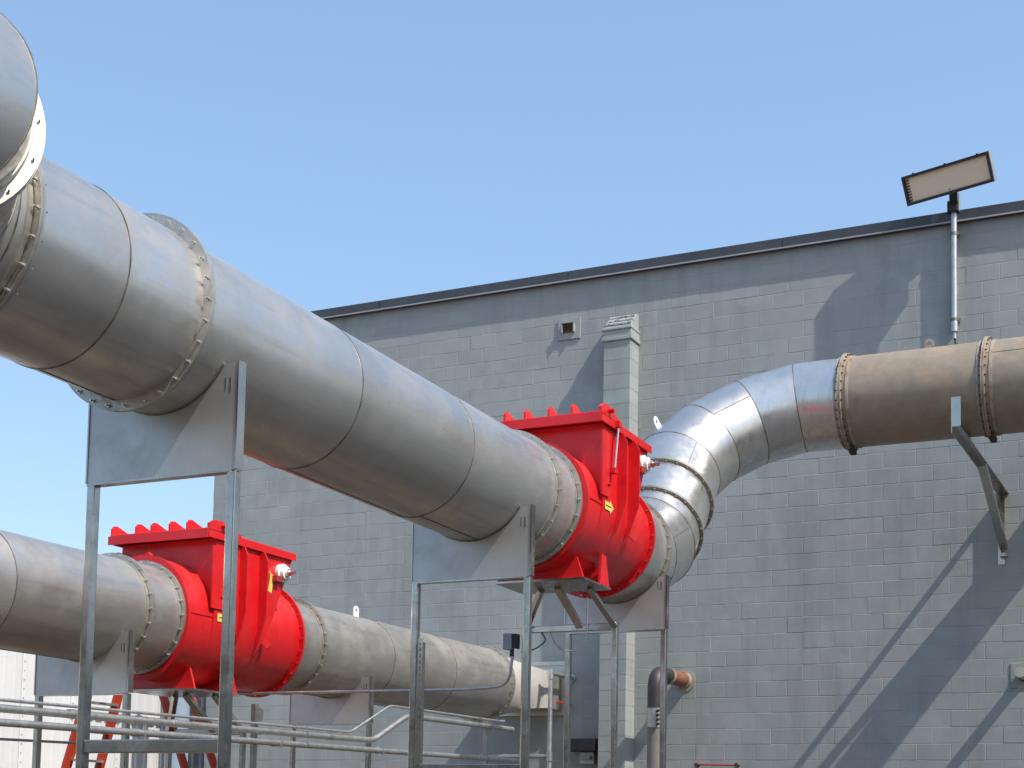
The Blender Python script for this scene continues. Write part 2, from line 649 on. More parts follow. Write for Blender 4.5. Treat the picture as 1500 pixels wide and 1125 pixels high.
def block_obj(bk, parent, base_y, face_mat, nvar=10):
    a, b, z0, z1 = bk
    wd, ht = b - a - random.choice(FILL), z1 - z0 - random.choice(FILL)
    key = (round(wd, 3), round(ht, 3), random.randrange(nvar))
    if key not in variants:
        me = mesh_of('block', block_mesh(wd, ht))
        me.materials.append(face_mat)
        variants[key] = me
    o = bpy.data.objects.new('block', variants[key])
    COL.objects.link(o)
    o.parent = parent
    o.location = V(((a + b) / 2, base_y + random.uniform(-.0010, .0010), (z0 + z1) / 2)) - ROOT[parent.name]
    o.rotation_euler = (random.gauss(0, .0022), 0, random.gauss(0, .0022))
    return o


for sc_, bk in scored[:300]:
    block_obj(bk, wall, WY, M['block'])
rest = MB()
for sc_, bk in scored[300:]:
    a, b, z0, z1 = bk
    bm_ = block_mesh(b - a - random.choice(FILL), z1 - z0 - random.choice(FILL))
    dy = random.uniform(-.0010, .0010)
    t1, t2 = random.gauss(0, .0022), random.gauss(0, .0022)
    rest.add([V(((a + b) / 2, WY + dy, (z0 + z1) / 2)) + V((p.x, p.y + t1 * p.z * -1 + t2 * p.x, p.z)) for p in bm_.v], bm_.f)
part('block_field', rest, M['block'], wall, kind='stuff')

# roof edge: folded metal coping in lengths
cop = MB().span(X0 - .05, X1 + .05, WY - .07, WY + .35, ZT + .118, ZT + .13)
coping = part('coping', cop, M['coping'], bld)
x = X0 - .06
while x < X1:
    e = min(x + 3.05, X1 + .06)
    c = MB()
    c.prism([(x + .004, WY - .085, ZT - .005), (x + .004, WY - .010, ZT - .005), (x + .004, WY - .010, ZT + .105), (x + .004, WY + .36, ZT + .105), (x + .004, WY + .36, ZT + .135), (x + .004, WY - .085, ZT + .135)], (e - x - .008, 0, 0))
    part('coping_length', c, M['coping'], coping)
    c = MB().span(x + .004, e - .004, WY - .098, WY - .0855, ZT - .012, ZT + .006)
    part('drip_edge', c, M['coping_edge'], coping)
    x = e
c = MB().span(X0 - .06, X0 + .3, WY + .37, 34, ZT - .005, ZT + .135)
part('coping_length', c, M['coping'], coping)
c = MB().span(X0 + .005, X0 + .3, WY - .0, 34, 0, ZT - .006)

# pilaster of stacked blocks
PX0, PX1, PY = -7.755, -7.365, 18.39
p = MB().span(PX0 + .0025, PX1 - .0025, PY + .0025, WY + .003, 0, 8.07)
pil = part('pilaster', p, M['mortar'], bld, label='narrow block chimney pilaster on the wall')
zz = .185 - CH / 2
pm = {}
while zz < 8.07 - .05:
    z0, z1 = max(zz, 0), min(zz + CH, 8.068)
    mb = MB()
    j = lambda: random.uniform(-.0006, .0006)
    bx0, bx1, by0, by1 = PX0 + j(), PX1 + j(), PY + j(), WY - .001
    b_ = .006
    zz0, zz1 = z0 + JT / 2, z1 - JT / 2
    mb.prism([(bx0 + b_, by0, zz0), (bx1 - b_, by0, zz0), (bx1, by0 + b_, zz0), (bx1, by1, zz0), (bx0, by1, zz0), (bx0, by0 + b_, zz0)], (0, 0, zz1 - zz0))
    part('block', mb, M['block'], pil)
    zz += CH
cp = MB()
cp.span(PX0 - .025, PX1 + .025, PY - .025, WY - .002, 8.068, 8.12)
cp.span(PX0 - .012, PX1 + .012, PY - .010, WY - .002, 8.12, 8.215)
cp.span(PX0 - .028, PX1 + .02, PY - .028, WY - .002, 8.215, 8.25)
cp.prism([(PX0, PY, 8.25), (PX0, WY - .002, 8.25), (PX0, WY - .002, 8.48), (PX0, WY - .09, 8.48), (PX0, PY + .02, 8.30)], (PX1 - PX0, 0, 0))
part('cap', cp, M['block'], pil, bevel=.008)
cp = MB()
for zc in (8.30, 8.36, 8.43):
    for k in range(6):
        xx = PX0 + .03 + .33 * k / 5
        yy = PY + .02 + (zc - 8.30) * 1.05
        cp.box((xx, yy, zc + random.uniform(-.01, .01)), (random.uniform(.05, .09), .03, random.uniform(.012, .03)))
part('mortar_crumbs', cp, M['cement'], pil, kind='stuff')

# small square vent
vx, vz = -8.40, 8.425
vent = thing('wall_vent', 'small square vent plate with brown opening beside the pilaster top', 'vent', (vx, WY - .004, vz))
v = MB().span(vx - .17, vx + .17, WY - .022, WY + .003, vz - .15, vz + .15)
part('plate', v, M['block'], vent, bevel=.004)
v = MB().span(vx - .095, vx - .082, WY - .075, WY - .02, vz - .06, vz + .075).span(vx + .082, vx + .095, WY - .075, WY - .02, vz - .06, vz + .075).span(vx - .095, vx + .095, WY - .08, WY - .02, vz + .066, vz + .078)
part('hood', v, M['mortar'], vent)
for k in range(4):
    v = MB().bar((vx - .082, WY - .04, vz - .04 + .03 * k), (vx + .082, WY - .04, vz - .04 + .03 * k), .03, .004, (0, .6, 1))
    part('slat', v, M['brownvent'], vent)
v = MB().span(vx - .082, vx + .082, WY - .026, WY - .02, vz - .058, vz + .066)
part('backing', v, M['brownvent'], vent)

# ------------------------------------------------------------------ duct kit
BOLT = {}


def bolt_mesh(length, rad):
    k = (length, rad)
    if k not in BOLT:
        mb = MB()
        mb.cyl((0, 0, -length / 2), (0, 0, length / 2), rad * .55, 8)
        mb.cyl((0, 0, -length * .25), (0, 0, -length * .25 + rad), rad, 6)
        mb.cyl((0, 0, length * .25 - rad), (0, 0, length * .25), rad, 6)
        BOLT[k] = mesh_of('bolt', mb)
        BOLT[k].materials.append(M['bolt'])
    return BOLT[k]


def flange(parent, c, n, r, proud=.05, t=.036, nb=28, mat='flange', bolts='joined', blen=.075, brad=.011, band=True, bmat='bolt', phase=0):
    c, n = V(c), V(n).normalized()
    mb = MB()
    mb.ring(c - n * (t / 4 + .001), n, r - .004, r + proud, t / 2 - .002)
    mb.ring(c + n * (t / 4 + .001), n, r - .004, r + proud - .002, t / 2 - .002)
    fl = part('flange', mb, M[mat], parent)
    if band:
        b = MB()
        b.ring(c - n * (t / 2 + .020), n, r - .004, r + .010, .030)
        b.ring(c + n * (t / 2 + .020), n, r - .004, r + .010, .030)
        part('flange_hub', b, M[mat], fl)
    a, bb = frame_of(n)
    if bolts == 'single':
        me = bolt_mesh(blen, brad)
        q = n.to_track_quat('Z', 'Y').to_euler()
        for ang in angs(nb):
            o = bpy.data.objects.new('bolt', me)
            COL.objects.link(o)
            o.parent = fl
            o.location = c + (r + proud * .58) * (a * math.cos(ang + phase) + bb * math.sin(ang + phase)) - ROOT[parent.name]
            o.rotation_euler = q
    else:
        b = MB()
        for ang in angs(nb):
            p = c + (r + proud * .58) * (a * math.cos(ang + phase) + bb * math.sin(ang + phase))
            b.cyl(p - n * blen * .5, p + n * blen * .5, brad * .6, 6)
            b.cyl(p - n * blen * .32, p - n * (t / 2 - .002), brad, 6)
            b.cyl(p + n * (t / 2 - .002), p + n * blen * .32, brad, 6)
        part('bolts', b, M[bmat], fl, kind='stuff')
    return fl


def duct(parent, stations, r, mat, weld='weld', name='duct_section', long_seam=None):
    """stations: list of (centre, plane normal); one sheet section between each two"""
    out = []
    for i in range(len(stations) - 1):
        (c0, n0), (c1, n1) = stations[i], stations[i + 1]
        mb = MB().piece(c0, n0, c1, n1, r, seed=random.random() * 9)
        o = part(name, mb, M[mat], parent)
        out.append(o)
        d = (V(c1) - V(c0)).normalized()
        if long_seam is not None:
            a, b = frame_of(d)
            ang = long_seam[i % len(long_seam)]
            e = (a * math.cos(ang) + b * math.sin(ang))
            s = MB()
            p0, p1 = V(c0) + e * (r + .0015), V(c1) + e * (r + .0015)
            p0 = p0 + d * ((V(c0) - p0).dot(V(n0)) / d.dot(V(n0)))
            p1 = p1 + d * ((V(c1) - p1).dot(V(n1)) / d.dot(V(n1)))
            s.bar(p0, p1, .007, .006, e)
            part('weld_bead', s, M[weld], o)
        if i > 0:
            s = MB().seam(c0, n0, d, r)
            part('weld_bead', s, M[weld], o)
    return out


def lug(parent, c, up, along, mat='galv', s=1.0):
    """lifting eye: plate with rounded top and a hole"""
    c, up, al = V(c), V(up).normalized(), V(along).normalized()
    th = up.cross(al).normalized() * .012
    mb = MB()
    N = 16
    outer, inner = [], []
    hc = c + up * .085 * s
    for k in range(N):
        t = 2 * PI * k / N
        dirv = al * math.cos(t) + up * math.sin(t)
        inner.append(hc + dirv * .022 * s)
        q = hc + dirv * .052 * s
        if math.sin(t) < -.1:
            q = c - up * .02 + al * (.052 * s * max(-1, min(1, math.cos(t) * 1.4)))
        outer.append(q)
    P = [p - th / 2 for p in outer] + [p - th / 2 for p in inner] + [p + th / 2 for p in outer] + [p + th / 2 for p in inner]
    fs = []
    for k in range(N):
        k2 = (k + 1) % N
        fs += [(k, k2, N + k2, N + k), (2 * N + k, 3 * N + k, 3 * N + k2, 2 * N + k2), (k, 2 * N + k, 2 * N + k2, k2), (N + k, N + k2, 3 * N + k2, 3 * N + k)]
    mb.add(P, fs)
    return part('lifting_eye', mb, M[mat], parent)


YV = V((0, 1, 0))
R1 = .485
AX = -5.39


def ax1(y):
    return V((AX, y, 4.30 - .016 * (y - 6.0)))


T1 = V((0, 1, -.016)).normalized()

# ------------------------------------------------------------------ upper duct run, first part
ud = thing('upper_duct', 'thick stainless duct sloping down into the higher red valve', 'duct', (AX, 7.5, 3.9))
F0y, S1y, F1y, S2y, S3y, F2y, VE1 = 4.98, 5.63, 6.22, 7.80, 9.30, 10.74, 11.13
st = [(ax1(y), T1) for y in (F0y, S1y, F1y)]
duct(ud, st, R1, 'steel', long_seam=[2.2, 1.75])
st = [(ax1(y), T1) for y in (F1y, S2y, S3y, F2y)]
duct(ud, st, R1, 'steel', long_seam=[2.6, 1.72, 1.45])
st = [(ax1(y), T1) for y in (F2y, VE1)]
duct(ud, st, R1, 'steel')
flange(ud, ax1(F0y), T1, R1, .052, bolts='single', blen=.085, brad=.011, nb=24)
flange(ud, ax1(F1y), T1, R1, .062, t=.03, bolts='single', blen=.085, brad=.011, nb=28, band=False)
flange(ud, ax1(F2y), T1, R1, .047, bolts='single', nb=24)
flange(ud, ax1(VE1 - .012), T1, R1, .047, bolts='single', nb=24, t=.03)
lug(ud, ax1(8.0) + V((-.06, 0, R1 - .005)), (-.1, 0, 1), (0, 1, 0), 'steel_dull', 1.0)

# near end: elbow turning right, then rising towards the viewer
P0 = ax1(F0y)
NB = V((-4.977, 4.317, 4.507))
DN = V((.728, -.64, .247)).normalized()
# gored elbow between P0 (direction -T1) and NB (direction DN)
d0 = -T1
el = [P0]
L = (NB - P0).length
q1 = P0 + d0 * .14
q4 = NB - DN * .14
h1 = P0 + d0 * .42
for t in (.33, .67):
    h = q1.lerp(h1, t).lerp(h1.lerp(q4, t), t)
    el.append(h)
el.append(q4)
el.append(NB)
el.insert(1, q1)
sts = []
for i, p in enumerate(el):
    if i == 0:
        n = d0
    elif i == len(el) - 1:
        n = DN
    else:
        n = ((p - el[i - 1]).normalized() + (el[i + 1] - p).normalized()).normalized()
    sts.append((p, n))
ne = thing('duct_bend', 'stainless duct bend with pale bolted flange joining the thick sloping duct', 'duct', (AX, 4.3, 3.9))
duct(ne, sts, R1, 'steel_dull')
flange(ne, NB, DN, R1, .062, mat='flange_pale', bolts='single', nb=16, blen=.07, brad=.012, t=.03, phase=.1)
D2 = V((.19, -.97, -.12)).normalized()
n1 = NB + DN * .085
n3 = n1 + D2 * 9
sts = [(NB, DN), (n1, (DN + D2).normalized()), (n3, D2)]
duct(ne, sts, R1, 'steel')

# ------------------------------------------------------------------ rising elbow after the upper valve
ue = thing('duct_elbow', 'bright segmented stainless elbow rising from the higher red valve to the tan duct', 'duct', (-5.2, 14.6, 4.6))
VX1 = 12.66
C0 = V((-5.386, 13.24, 4.183))
P1 = V((-5.41, 14.175, 4.547))
Dm = V((-.058, .734, .677)).normalized()
E0 = V((-5.461, 14.849, 5.169))
TOT = math.radians(92.92)
Vx = V((.998, .043, .040))
Vx = (Vx - Dm * Vx.dot(Dm)).normalized()
R2 = 1.398
duct(ue, [(ax1(VX1) , T1), (C0, T1)], R1, 'steel_elbow')
flange(ue, C0, T1, R1, .042, bolts='joined', nb=28)
# first elbow, three pieces
th = T1.angle(Dm)
a1 = C0 + T1 * .24
h2 = P1 - Dm * .22
sts = [(C0, T1), (a1, (T1 + (h2 - a1).normalized()).normalized()), (h2, (Dm + (h2 - a1).normalized()).normalized()), (P1 + Dm * .03, Dm)]
duct(ue, sts, R1, 'steel_elbow', long_seam=[.5, -.3, .2])
Bc, Ac = P1 + Dm * .03, P1 + Dm * .594
flange(ue, Bc, Dm, R1, .034, nb=28, t=.036, band=False, mat='flange_dark')
duct(ue, [(Bc, Dm), (Ac, Dm)], R1, 'steel_elbow', long_seam=[-.4])
flange(ue, Ac, Dm, R1, .034, nb=28, t=.036, band=False, mat='flange_dark')
pts = [(Ac, Dm)]
for k in range(4):
    a = TOT * (2 * k + 1) / 8
    rad = R2 / math.cos(TOT / 8)
    pts.append((E0 + Vx * R2 + rad * (-Vx * math.cos(a) + Dm * math.sin(a)), Dm * math.cos(a) + Vx * math.sin(a)))
XE = V((1, 0, 0))
EW = V((-3.82, 15.937, 6.171))
pts.append((EW, XE))
duct(ue, pts, R1, 'steel_elbow', long_seam=[-.9, 2.4, -.5, 2.55, -1.35])
lug(ue, V((-5.66, 15.02, 5.83)), (-.45, .1, .85), Dm, 'whitelug', 1.25)

# ------------------------------------------------------------------ tan duct along the wall
wd = thing('wall_duct', 'tan weathered duct with rusty flanges running along the wall on a bracket', 'duct', (-2, 15.937, 5.6))
W2 = V((-2.36, 15.937, 6.171))
W3 = V((-.2, 15.937, 6.171))
W4 = V((1.9, 15.937, 6.171))
sts = [(EW, XE), (W2, XE)]
duct(wd, sts, R1, 'tan', long_seam=[0.95], weld='tan')
duct(wd, [(W2, XE), (W3, XE), (W4, XE)], R1, 'tan', long_seam=[-.55, .6], weld='tan')
flange(wd, EW, XE, R1, .046, mat='rust', bmat='rust_dark', nb=32, t=.036, band=False)
flange(wd, W2, XE, R1, .046, mat='rust', bmat='rust_dark', nb=32, t=.036, band=False)
for cx in (EW.x, W2.x):
    part('flange_collar', MB().ring(V((cx + .075, 15.937, 6.171)), XE, R1 - .004, R1 + .010, .03), M['rust'], wd)
    part('flange_collar', MB().ring(V((cx - .055, 15.937, 6.171)), XE, R1 - .004, R1 + .012, .02), M['rust'], wd)
for cx in (EW.x, W2.x):
    part('drain_block', MB().box((cx + .03, 15.937, 6.171 - R1 - .055), (.065, .12, .06)), M['rust_dark'], wd, bevel=.012)
lug(wd, V((-2.98, 15.96, 6.171 + R1 - .01)), (0, 0, 1), (1, 0, 0), 'rust', 1.0)
# branch into the wall further along
b = MB().piece(V((-1.36, 15.97, 6.25)), YV, V((-1.36, WY + .01, 6.25)), YV, .24, 48)
part('branch_pipe', b, M['tan'], wd)
b = MB().ring(V((-1.36, WY - .02, 6.25)), YV, .235, .33, .03)
part('wall_collar', b, M['rust'], wd)
e_ = MB().piece(W4, XE, W4 + XE * .03, XE, R1 + .03)
e_.cyl(W4 + XE * .0, W4 + XE * .03, R1 + .03, 64)
part('end_plate', e_, M['rust'], wd)

# bracket carrying it
bx = -2.60
bk = thing('wall_bracket', 'grey steel triangular bracket holding up the tan duct from the wall', 'bracket', (bx, WY, 4.78))
ZA = 6.171 - R1 - .04
b = MB().span(bx - .045, bx + .045, 15.30, WY - .002, ZA - .012, ZA)
b.span(bx - .045, bx - .037, 15.30, WY - .002, ZA - .075, ZA - .012)
part('arm', b, M['frame'], bk)
b = MB().bar((bx - .005, WY - .10, 4.94), (bx - .005, 16.95, ZA - .05), .085, .010, (0, 1, 0))
b.bar((bx - .045, WY - .10, 4.97), (bx - .045, 16.95, ZA - .02), .010, .06, (0, 1, 0))
b.bar((bx + .035, WY - .10, 4.97), (bx + .035, 16.95, ZA - .02), .010, .06, (0, 1, 0))
part('strut', b, M['frame'], bk)
b = MB().span(bx - .085, bx - .005, WY - .012, WY + .003, 4.78, ZA + .05)
b.span(bx - .05, bx + .03, WY - .13, WY - .012, 4.86, 4.872)
b.span(bx - .05, bx - .04, WY - .10, WY - .012, 4.872, ZA - .08)
part('wall_plate', b, M['frame'], bk)
b = MB().span(bx - .05, bx - .04, 15.33, 15.42, ZA, ZA + .30).span(bx - .04, bx + .045, 15.33, 15.342, ZA, ZA + .30).span(bx + .035, bx + .045, 15.342, 15.42, ZA, ZA + .30)
part('stop_channel', b, M['frame'], bk)
b = MB().cyl((bx - .045, WY - .03, 4.82), (bx - .045, WY - .008, 4.82), .014, 6)
part('bolt', b, M['bolt'], bk)
b = MB().span(bx - .03, bx + .03, 15.80, 16.08, ZA, ZA + .045)
part('saddle', b, M['frame'], bk)

# ------------------------------------------------------------------ lower duct
AX2, AZ2, RL = -8.97, 3.355, .47


def ax2(y):
    return V((AX2, y, AZ2))


ld = thing('lower_duct', 'stainless duct leading into the lower red valve', 'duct', (AX2, 8, 2.885))
ys = [-6, -3, 0, 2.8, 4.24, 5.7, 7.16, 8.62, 10.19]
duct(ld, [(ax2(y), YV) for y in ys], RL, 'steel_dull', long_seam=[1.6])
flange(ld, ax2(10.19), YV, RL, .045, nb=24)
duct(ld, [(ax2(10.19), YV), (ax2(10.62), YV)], RL, 'steel_dull')
flange(ld, ax2(10.61), YV, RL, .045, nb=24, t=.03)
le = thing('wall_inlet_duct', 'weathered stainless duct from the lower red valve tapering into the wall', 'duct', (AX2, 15, 2.885))
duct(le, [(ax2(12.45), YV), (ax2(12.92), YV)], RL, 'steel_dull')
flange(le, ax2(12.92), YV, RL, .045, nb=28)
duct(le, [(ax2(y), YV) for y in (12.92, 14.34, 15.79, 17.30)], RL, 'steel_dull', long_seam=[1.6])
flange(le, ax2(17.30), YV, RL, .04, nb=28, band=False)
lug(le, ax2(14.25) + V((0, 0, RL - .005)), (0, 0, 1), (0, 1, 0), 'whitelug', 1.0)
# round to rectangular transition
mb = MB()
N = 64
A = [ax2(17.31) + V((RL * math.cos(t), 0, RL * math.sin(t))) for t in angs(N)]
cx, cz, hw, hh = -8.84, 3.35, .41, .245
B = []
for t in angs(N):
    c, s = math.cos(t), math.sin(t)
    k = 1 / max(abs(c), abs(s))
    B.append(V((cx + hw * c * k, 18.28, cz + hh * s * k)))
S = 8
P = []
for k in range(S + 1):
    P += [a.lerp(b_, k / S) for a, b_ in zip(A, B)]
mb.add(P, [(k * N + i, (k + 1) * N + i, (k + 1) * N + (i + 1) % N, k * N + (i + 1) % N) for k in range(S) for i in range(N)], True)
part('transition', mb, M['pale_sheet'], le)
mb = MB().span(cx - hw - .004, cx + hw + .004, 18.28, WY + .01, cz - hh - .004, cz + hh + .004)
part('sleeve', mb, M['flange'], le)
mb = MB()
fx0, fx1, fz0, fz1 = -9.38, -8.335, 3.03, 3.77
for (a, b_, c, d) in ((fx0, fx1, fz1 - .05, fz1), (fx0, fx1, fz0, fz0 + .05), (fx0, fx0 + .05, fz0 + .05, fz1 - .05), (fx1 - .05, fx1, fz0 + .05, fz1 - .05)):
    mb.span(a, b_, WY - .045, WY + .003, c, d)
mb.span(fx0 + .05, fx1 - .05, WY - .018, WY + .003, fz0 + .05, fz1 - .05)
part('wall_frame', mb, M['plate'], le)
mb = MB().span(cx - hw - .03, cx + hw + .03, 18.27, 18.30, cz - hh - .03, cz + hh + .03)
part('end_flange', mb, M['flange'], le)


# ------------------------------------------------------------------ red flap valves
def valve(name, label, org, s, tilt, sy_=1.0, sz_=1.0, sx_=1.0):
    """org: centre of the inlet flange; s: scale; axis +Y"""
    root = thing(name, label, 'valve', org + V((0, .7 * s, -.62 * s)), 'red flap valves')

    def W(x, y, z):
        return org + V((x * s * sx_, y * s * sy_, z * s * sz_ - tilt * y * s))

    def mb_(fn):
        m = MB()
        fn(m)
        m.v = [W(*p) for p in m.v]
        return m
    ri = .532
    LF = .30                     # front plate
    hw = .548
    zl = .715                     # underside of the lid
    yr = lambda z: 1.29 + (z - .66) * .43      # slanted rear plane
    # inlet collar and body
    m = mb_(lambda m: (m.ring((0, .014, 0), YV, .47, .545, .024), m.cyl((0, .02, 0), (0, LF + .02, 0), ri, 72, caps=False)))
    part('inlet_collar', m, M['red'], root)

    def body(m):
        sec = [(hw, zl), (hw, .30), (hw, .06)]
        for k in range(1, 24):
            t = PI * k / 24
            sec.append((hw * math.cos(t), .06 - (.60) * math.sin(t)))
        sec += [(-hw, .06), (-hw, .30), (-hw, zl)]
        n = len(sec)
        A = [(x, LF, z) for x, z in sec]
        B = [(x, yr(z), z) for x, z in sec]
        m.add(A + B, [(i, i + 1, n + i + 1, n + i) for i in range(n - 1)], True)
        m.add(A, [tuple(range(n))])
        m.add(B, [tuple(range(n - 1, -1, -1))])
    bo = part('body', mb_(body), M['red'], root)
    # front plate edge strips
    part('corner_strip', mb_(lambda m: m.span(hw - .002, hw + .014, LF - .05, LF + .10, .10, zl - .07)), M['red'], root)
    part('corner_strip', mb_(lambda m: m.span(-hw - .014, -hw + .002, LF - .05, LF + .10, .10, zl - .07)), M['red'], root)
    # lid
    def lid(m):
        m.prism([(-.568, LF - .13, zl + .012), (-.568, 1.34, zl - .0), (-.568, 1.35, zl + .06), (-.568, LF - .13, zl + .07)], (1.136, 0, 0))
    lo = part('lid', mb_(lid), M['red'], root, bevel=.006)
    part('lid_lip', mb_(lambda m: (m.span(-.575, .575, LF - .145, LF - .132, zl - .02, zl + .055), m.span(.570, .580, LF - .13, 1.33, zl - .012, zl + .05), m.span(-.580, -.570, LF - .13, 1.33, zl - .012, zl + .05))), M['red'], lo)
    for fx in (-.565, -.28, -.10, .11, .31):
        def fin(m):
            y0 = LF - .125
            z0 = zl + .066
            m.prism([(fx, y0, z0), (fx, y0, z0 + .06), (fx, y0 + .025, z0 + .09), (fx, y0 + .06, z0 + .095), (fx, y0 + .30, z0 + .015), (fx, y0 + .30, z0)], (.018, 0, 0))
        part('fin', mb_(fin), M['red'], root)
        part('fin_bolt', mb_(lambda m: m.cyl((fx + .016, LF + .03, zl + .095), (fx + .034, LF + .03, zl + .095), .016, 8)), M['bolt'], root)

    def corner(m):
        m.prism([(.545, LF - .12, zl + .06), (.545, LF - .12, zl + .11), (.545, LF - .06, zl + .15), (.545, LF + .06, zl + .15), (.545, LF + .28, zl + .08), (.545, LF + .28, zl + .06)], (.03, 0, 0))
    part('hinge_lug', mb_(corner), M['red'], root)
    part('hinge_pin', mb_(lambda m: m.cyl((.50, LF + .04, zl + .11), (.62, LF + .04, zl + .11), .02, 10)), M['red'], root)
    # stiffening channels on both sides
    for sx in (1, -1):
        for (y0, pr) in ((.60, .085), (.86, .095)):
            def rib(m):
                x0, x1 = sx * (hw - .01), sx * (hw + pr)
                xb = sx * (hw - .015)
                m.prism([(x0, y0, zl - .015), (sx * (hw + .05), y0, zl - .015), (x1, y0, zl - .10), (x1, y0, .12), (xb, y0, -.20)], (0, .014, 0))
            part('stiffener', mb_(rib), M['red'], root)
    # horizontal joint ledge
    part('joint_ledge', mb_(lambda m: m.bar((ri - .002, .04, .03), (ri - .002, LF + .01, .03), .016, .010)), M['red'], root)
    # latch rod on the side
    part('latch_rod', mb_(lambda m: m.cyl((hw + .05, LF + .19, zl + .03), (hw + .04, LF + .14, .36), .011, 10)), M['bolt'], root)
    part('latch_foot', mb_(lambda m: m.box((hw + .03, LF + .14, .335), (.06, .05, .05))), M['red'], root, bevel=.004)
    part('latch_head', mb_(lambda m: m.box((hw + .04, LF + .19, zl + .03), (.06, .05, .06))), M['red'], root, bevel=.004)
    part('rest_pad', mb_(lambda m: m.box((hw + .015, LF + .09, .21), (.03, .06, .014))), M['red'], root, bevel=.003)
    # shaft bearing and sensor
    sy, sz = 1.16, .56
    part('bearing', mb_(lambda m: (m.cyl((hw - .01, sy, sz), (hw + .035, sy, sz), .085, 24), m.cyl((hw + .035, sy, sz), (hw + .07, sy, sz), .062, 24))), M['whitelug'], root, bevel=.006)
    part('sensor', mb_(lambda m: (m.cyl((hw + .07, sy, sz), (hw + .11, sy, sz), .035, 6), m.cyl((hw + .11, sy, sz), (hw + .16, sy, sz), .022, 12))), M['bolt'], root)
    part('sensor_clamp', mb_(lambda m: m.box((hw + .03, sy - .09, sz - .07), (.06, .07, .06))), M['red_dark'], root, bevel=.008)
    # stickers
    def arrow(m):
        y0, z0 = LF + .04, .03
        x = hw + .0025
        m.add([(x, y0, z0 - .035), (x, y0 + .11, z0 - .035), (x, y0 + .11, z0 - .06), (x, y0 + .19, z0), (x, y0 + .11, z0 + .06), (x, y0 + .11, z0 + .035), (x, y0, z0 + .035)], [(0, 1, 2, 3, 4, 5, 6)])
    ar = part('arrow_sticker', mb_(arrow), M['yellow'], root)
    part('arrow_line', mb_(lambda m: m.add([(hw + .0035, LF + .06, .025), (hw + .0035, LF + .18, .025), (hw + .0035, LF + .18, .035), (hw + .0035, LF + .06, .035)], [(0, 1, 2, 3)])), M['ink'], ar)

    def curved(m):
        N = 8
        a = [(hw + .0025, sy - .17 + .02 * math.cos(k / N * 2), sz - .02 - .17 * k / N) for k in range(N + 1)]
        b = [(hw + .0025, sy - .12 + .02 * math.cos(k / N * 2), sz - .04 - .17 * k / N) for k in range(N + 1)]
        m.add(a + b, [(k, k + 1, N + 2 + k, N + 1 + k) for k in range(N)])
    part('angle_sticker', mb_(curved), M['yellow'], root)
    # outlet
    part('outlet', mb_(lambda m: (m.cyl((0, .75, 0), (0, 1.52, 0), .505, 72, caps=False), m.ring((0, 1.525, 0), YV, .46, .55, .024))), M['red'], root)
    part('outlet_bolts', mb_(lambda m: [m.cyl((.530 * math.cos(t), 1.502, .530 * math.sin(t)), (.530 * math.cos(t), 1.548, .530 * math.sin(t)), .008, 6) for t in angs(28)]), M['bolt'], root, kind='stuff')
    part('weld_hook', mb_(lambda m: m.bar((hw - .05, LF + .66, -.06), (hw + .03, LF + .70, -.15), .03, .05)), M['red'], root)
    # eye on the inlet
    part('inlet_eye', mb_(lambda m: m.torus((-.10, .17, ri + .03), (0, 1, 0), .032, .014, 16, 8)), M['red'], root)
    # feet
    part('foot_plate', mb_(lambda m: m.span(-.34, .44, .20, .78, -.615, -.598)), M['frame'], root)
    def foot(y):
        def fn(m):
            m.prism([(-.33, y, -.597), (.42, y, -.597), (.36, y, -.42), (.0, y, -.48), (-.30, y, -.42)], (0, .02, 0))
        return fn
    part('foot_web', mb_(foot(.23)), M['red'], root)
    part('foot_web', mb_(foot(.70)), M['red'], root)
    part('foot_gusset', mb_(lambda m: m.prism([(.42, .54, -.597), (.42, .74, -.597), (.42, .66, -.34), (.42, .57, -.34)], (.02, 0, 0))), M['red'], root)
    part('foot_gusset', mb_(lambda m: m.prism([(-.335, .54, -.597), (-.335, .74, -.597), (-.335, .66, -.40), (-.335, .57, -.40)], (.02, 0, 0))), M['red'], root)
    return root


valve('flap_valve', 'glossy red flap valve on the higher duct in front of the pilaster', ax1(VE1), 1.0, .016, 1.0, 1.0, 1.065)
valve('flap_valve', 'glossy red flap valve on the lower duct beside the orange ladder', ax2(10.62), 1.0, 0, 1.19, 1.05)


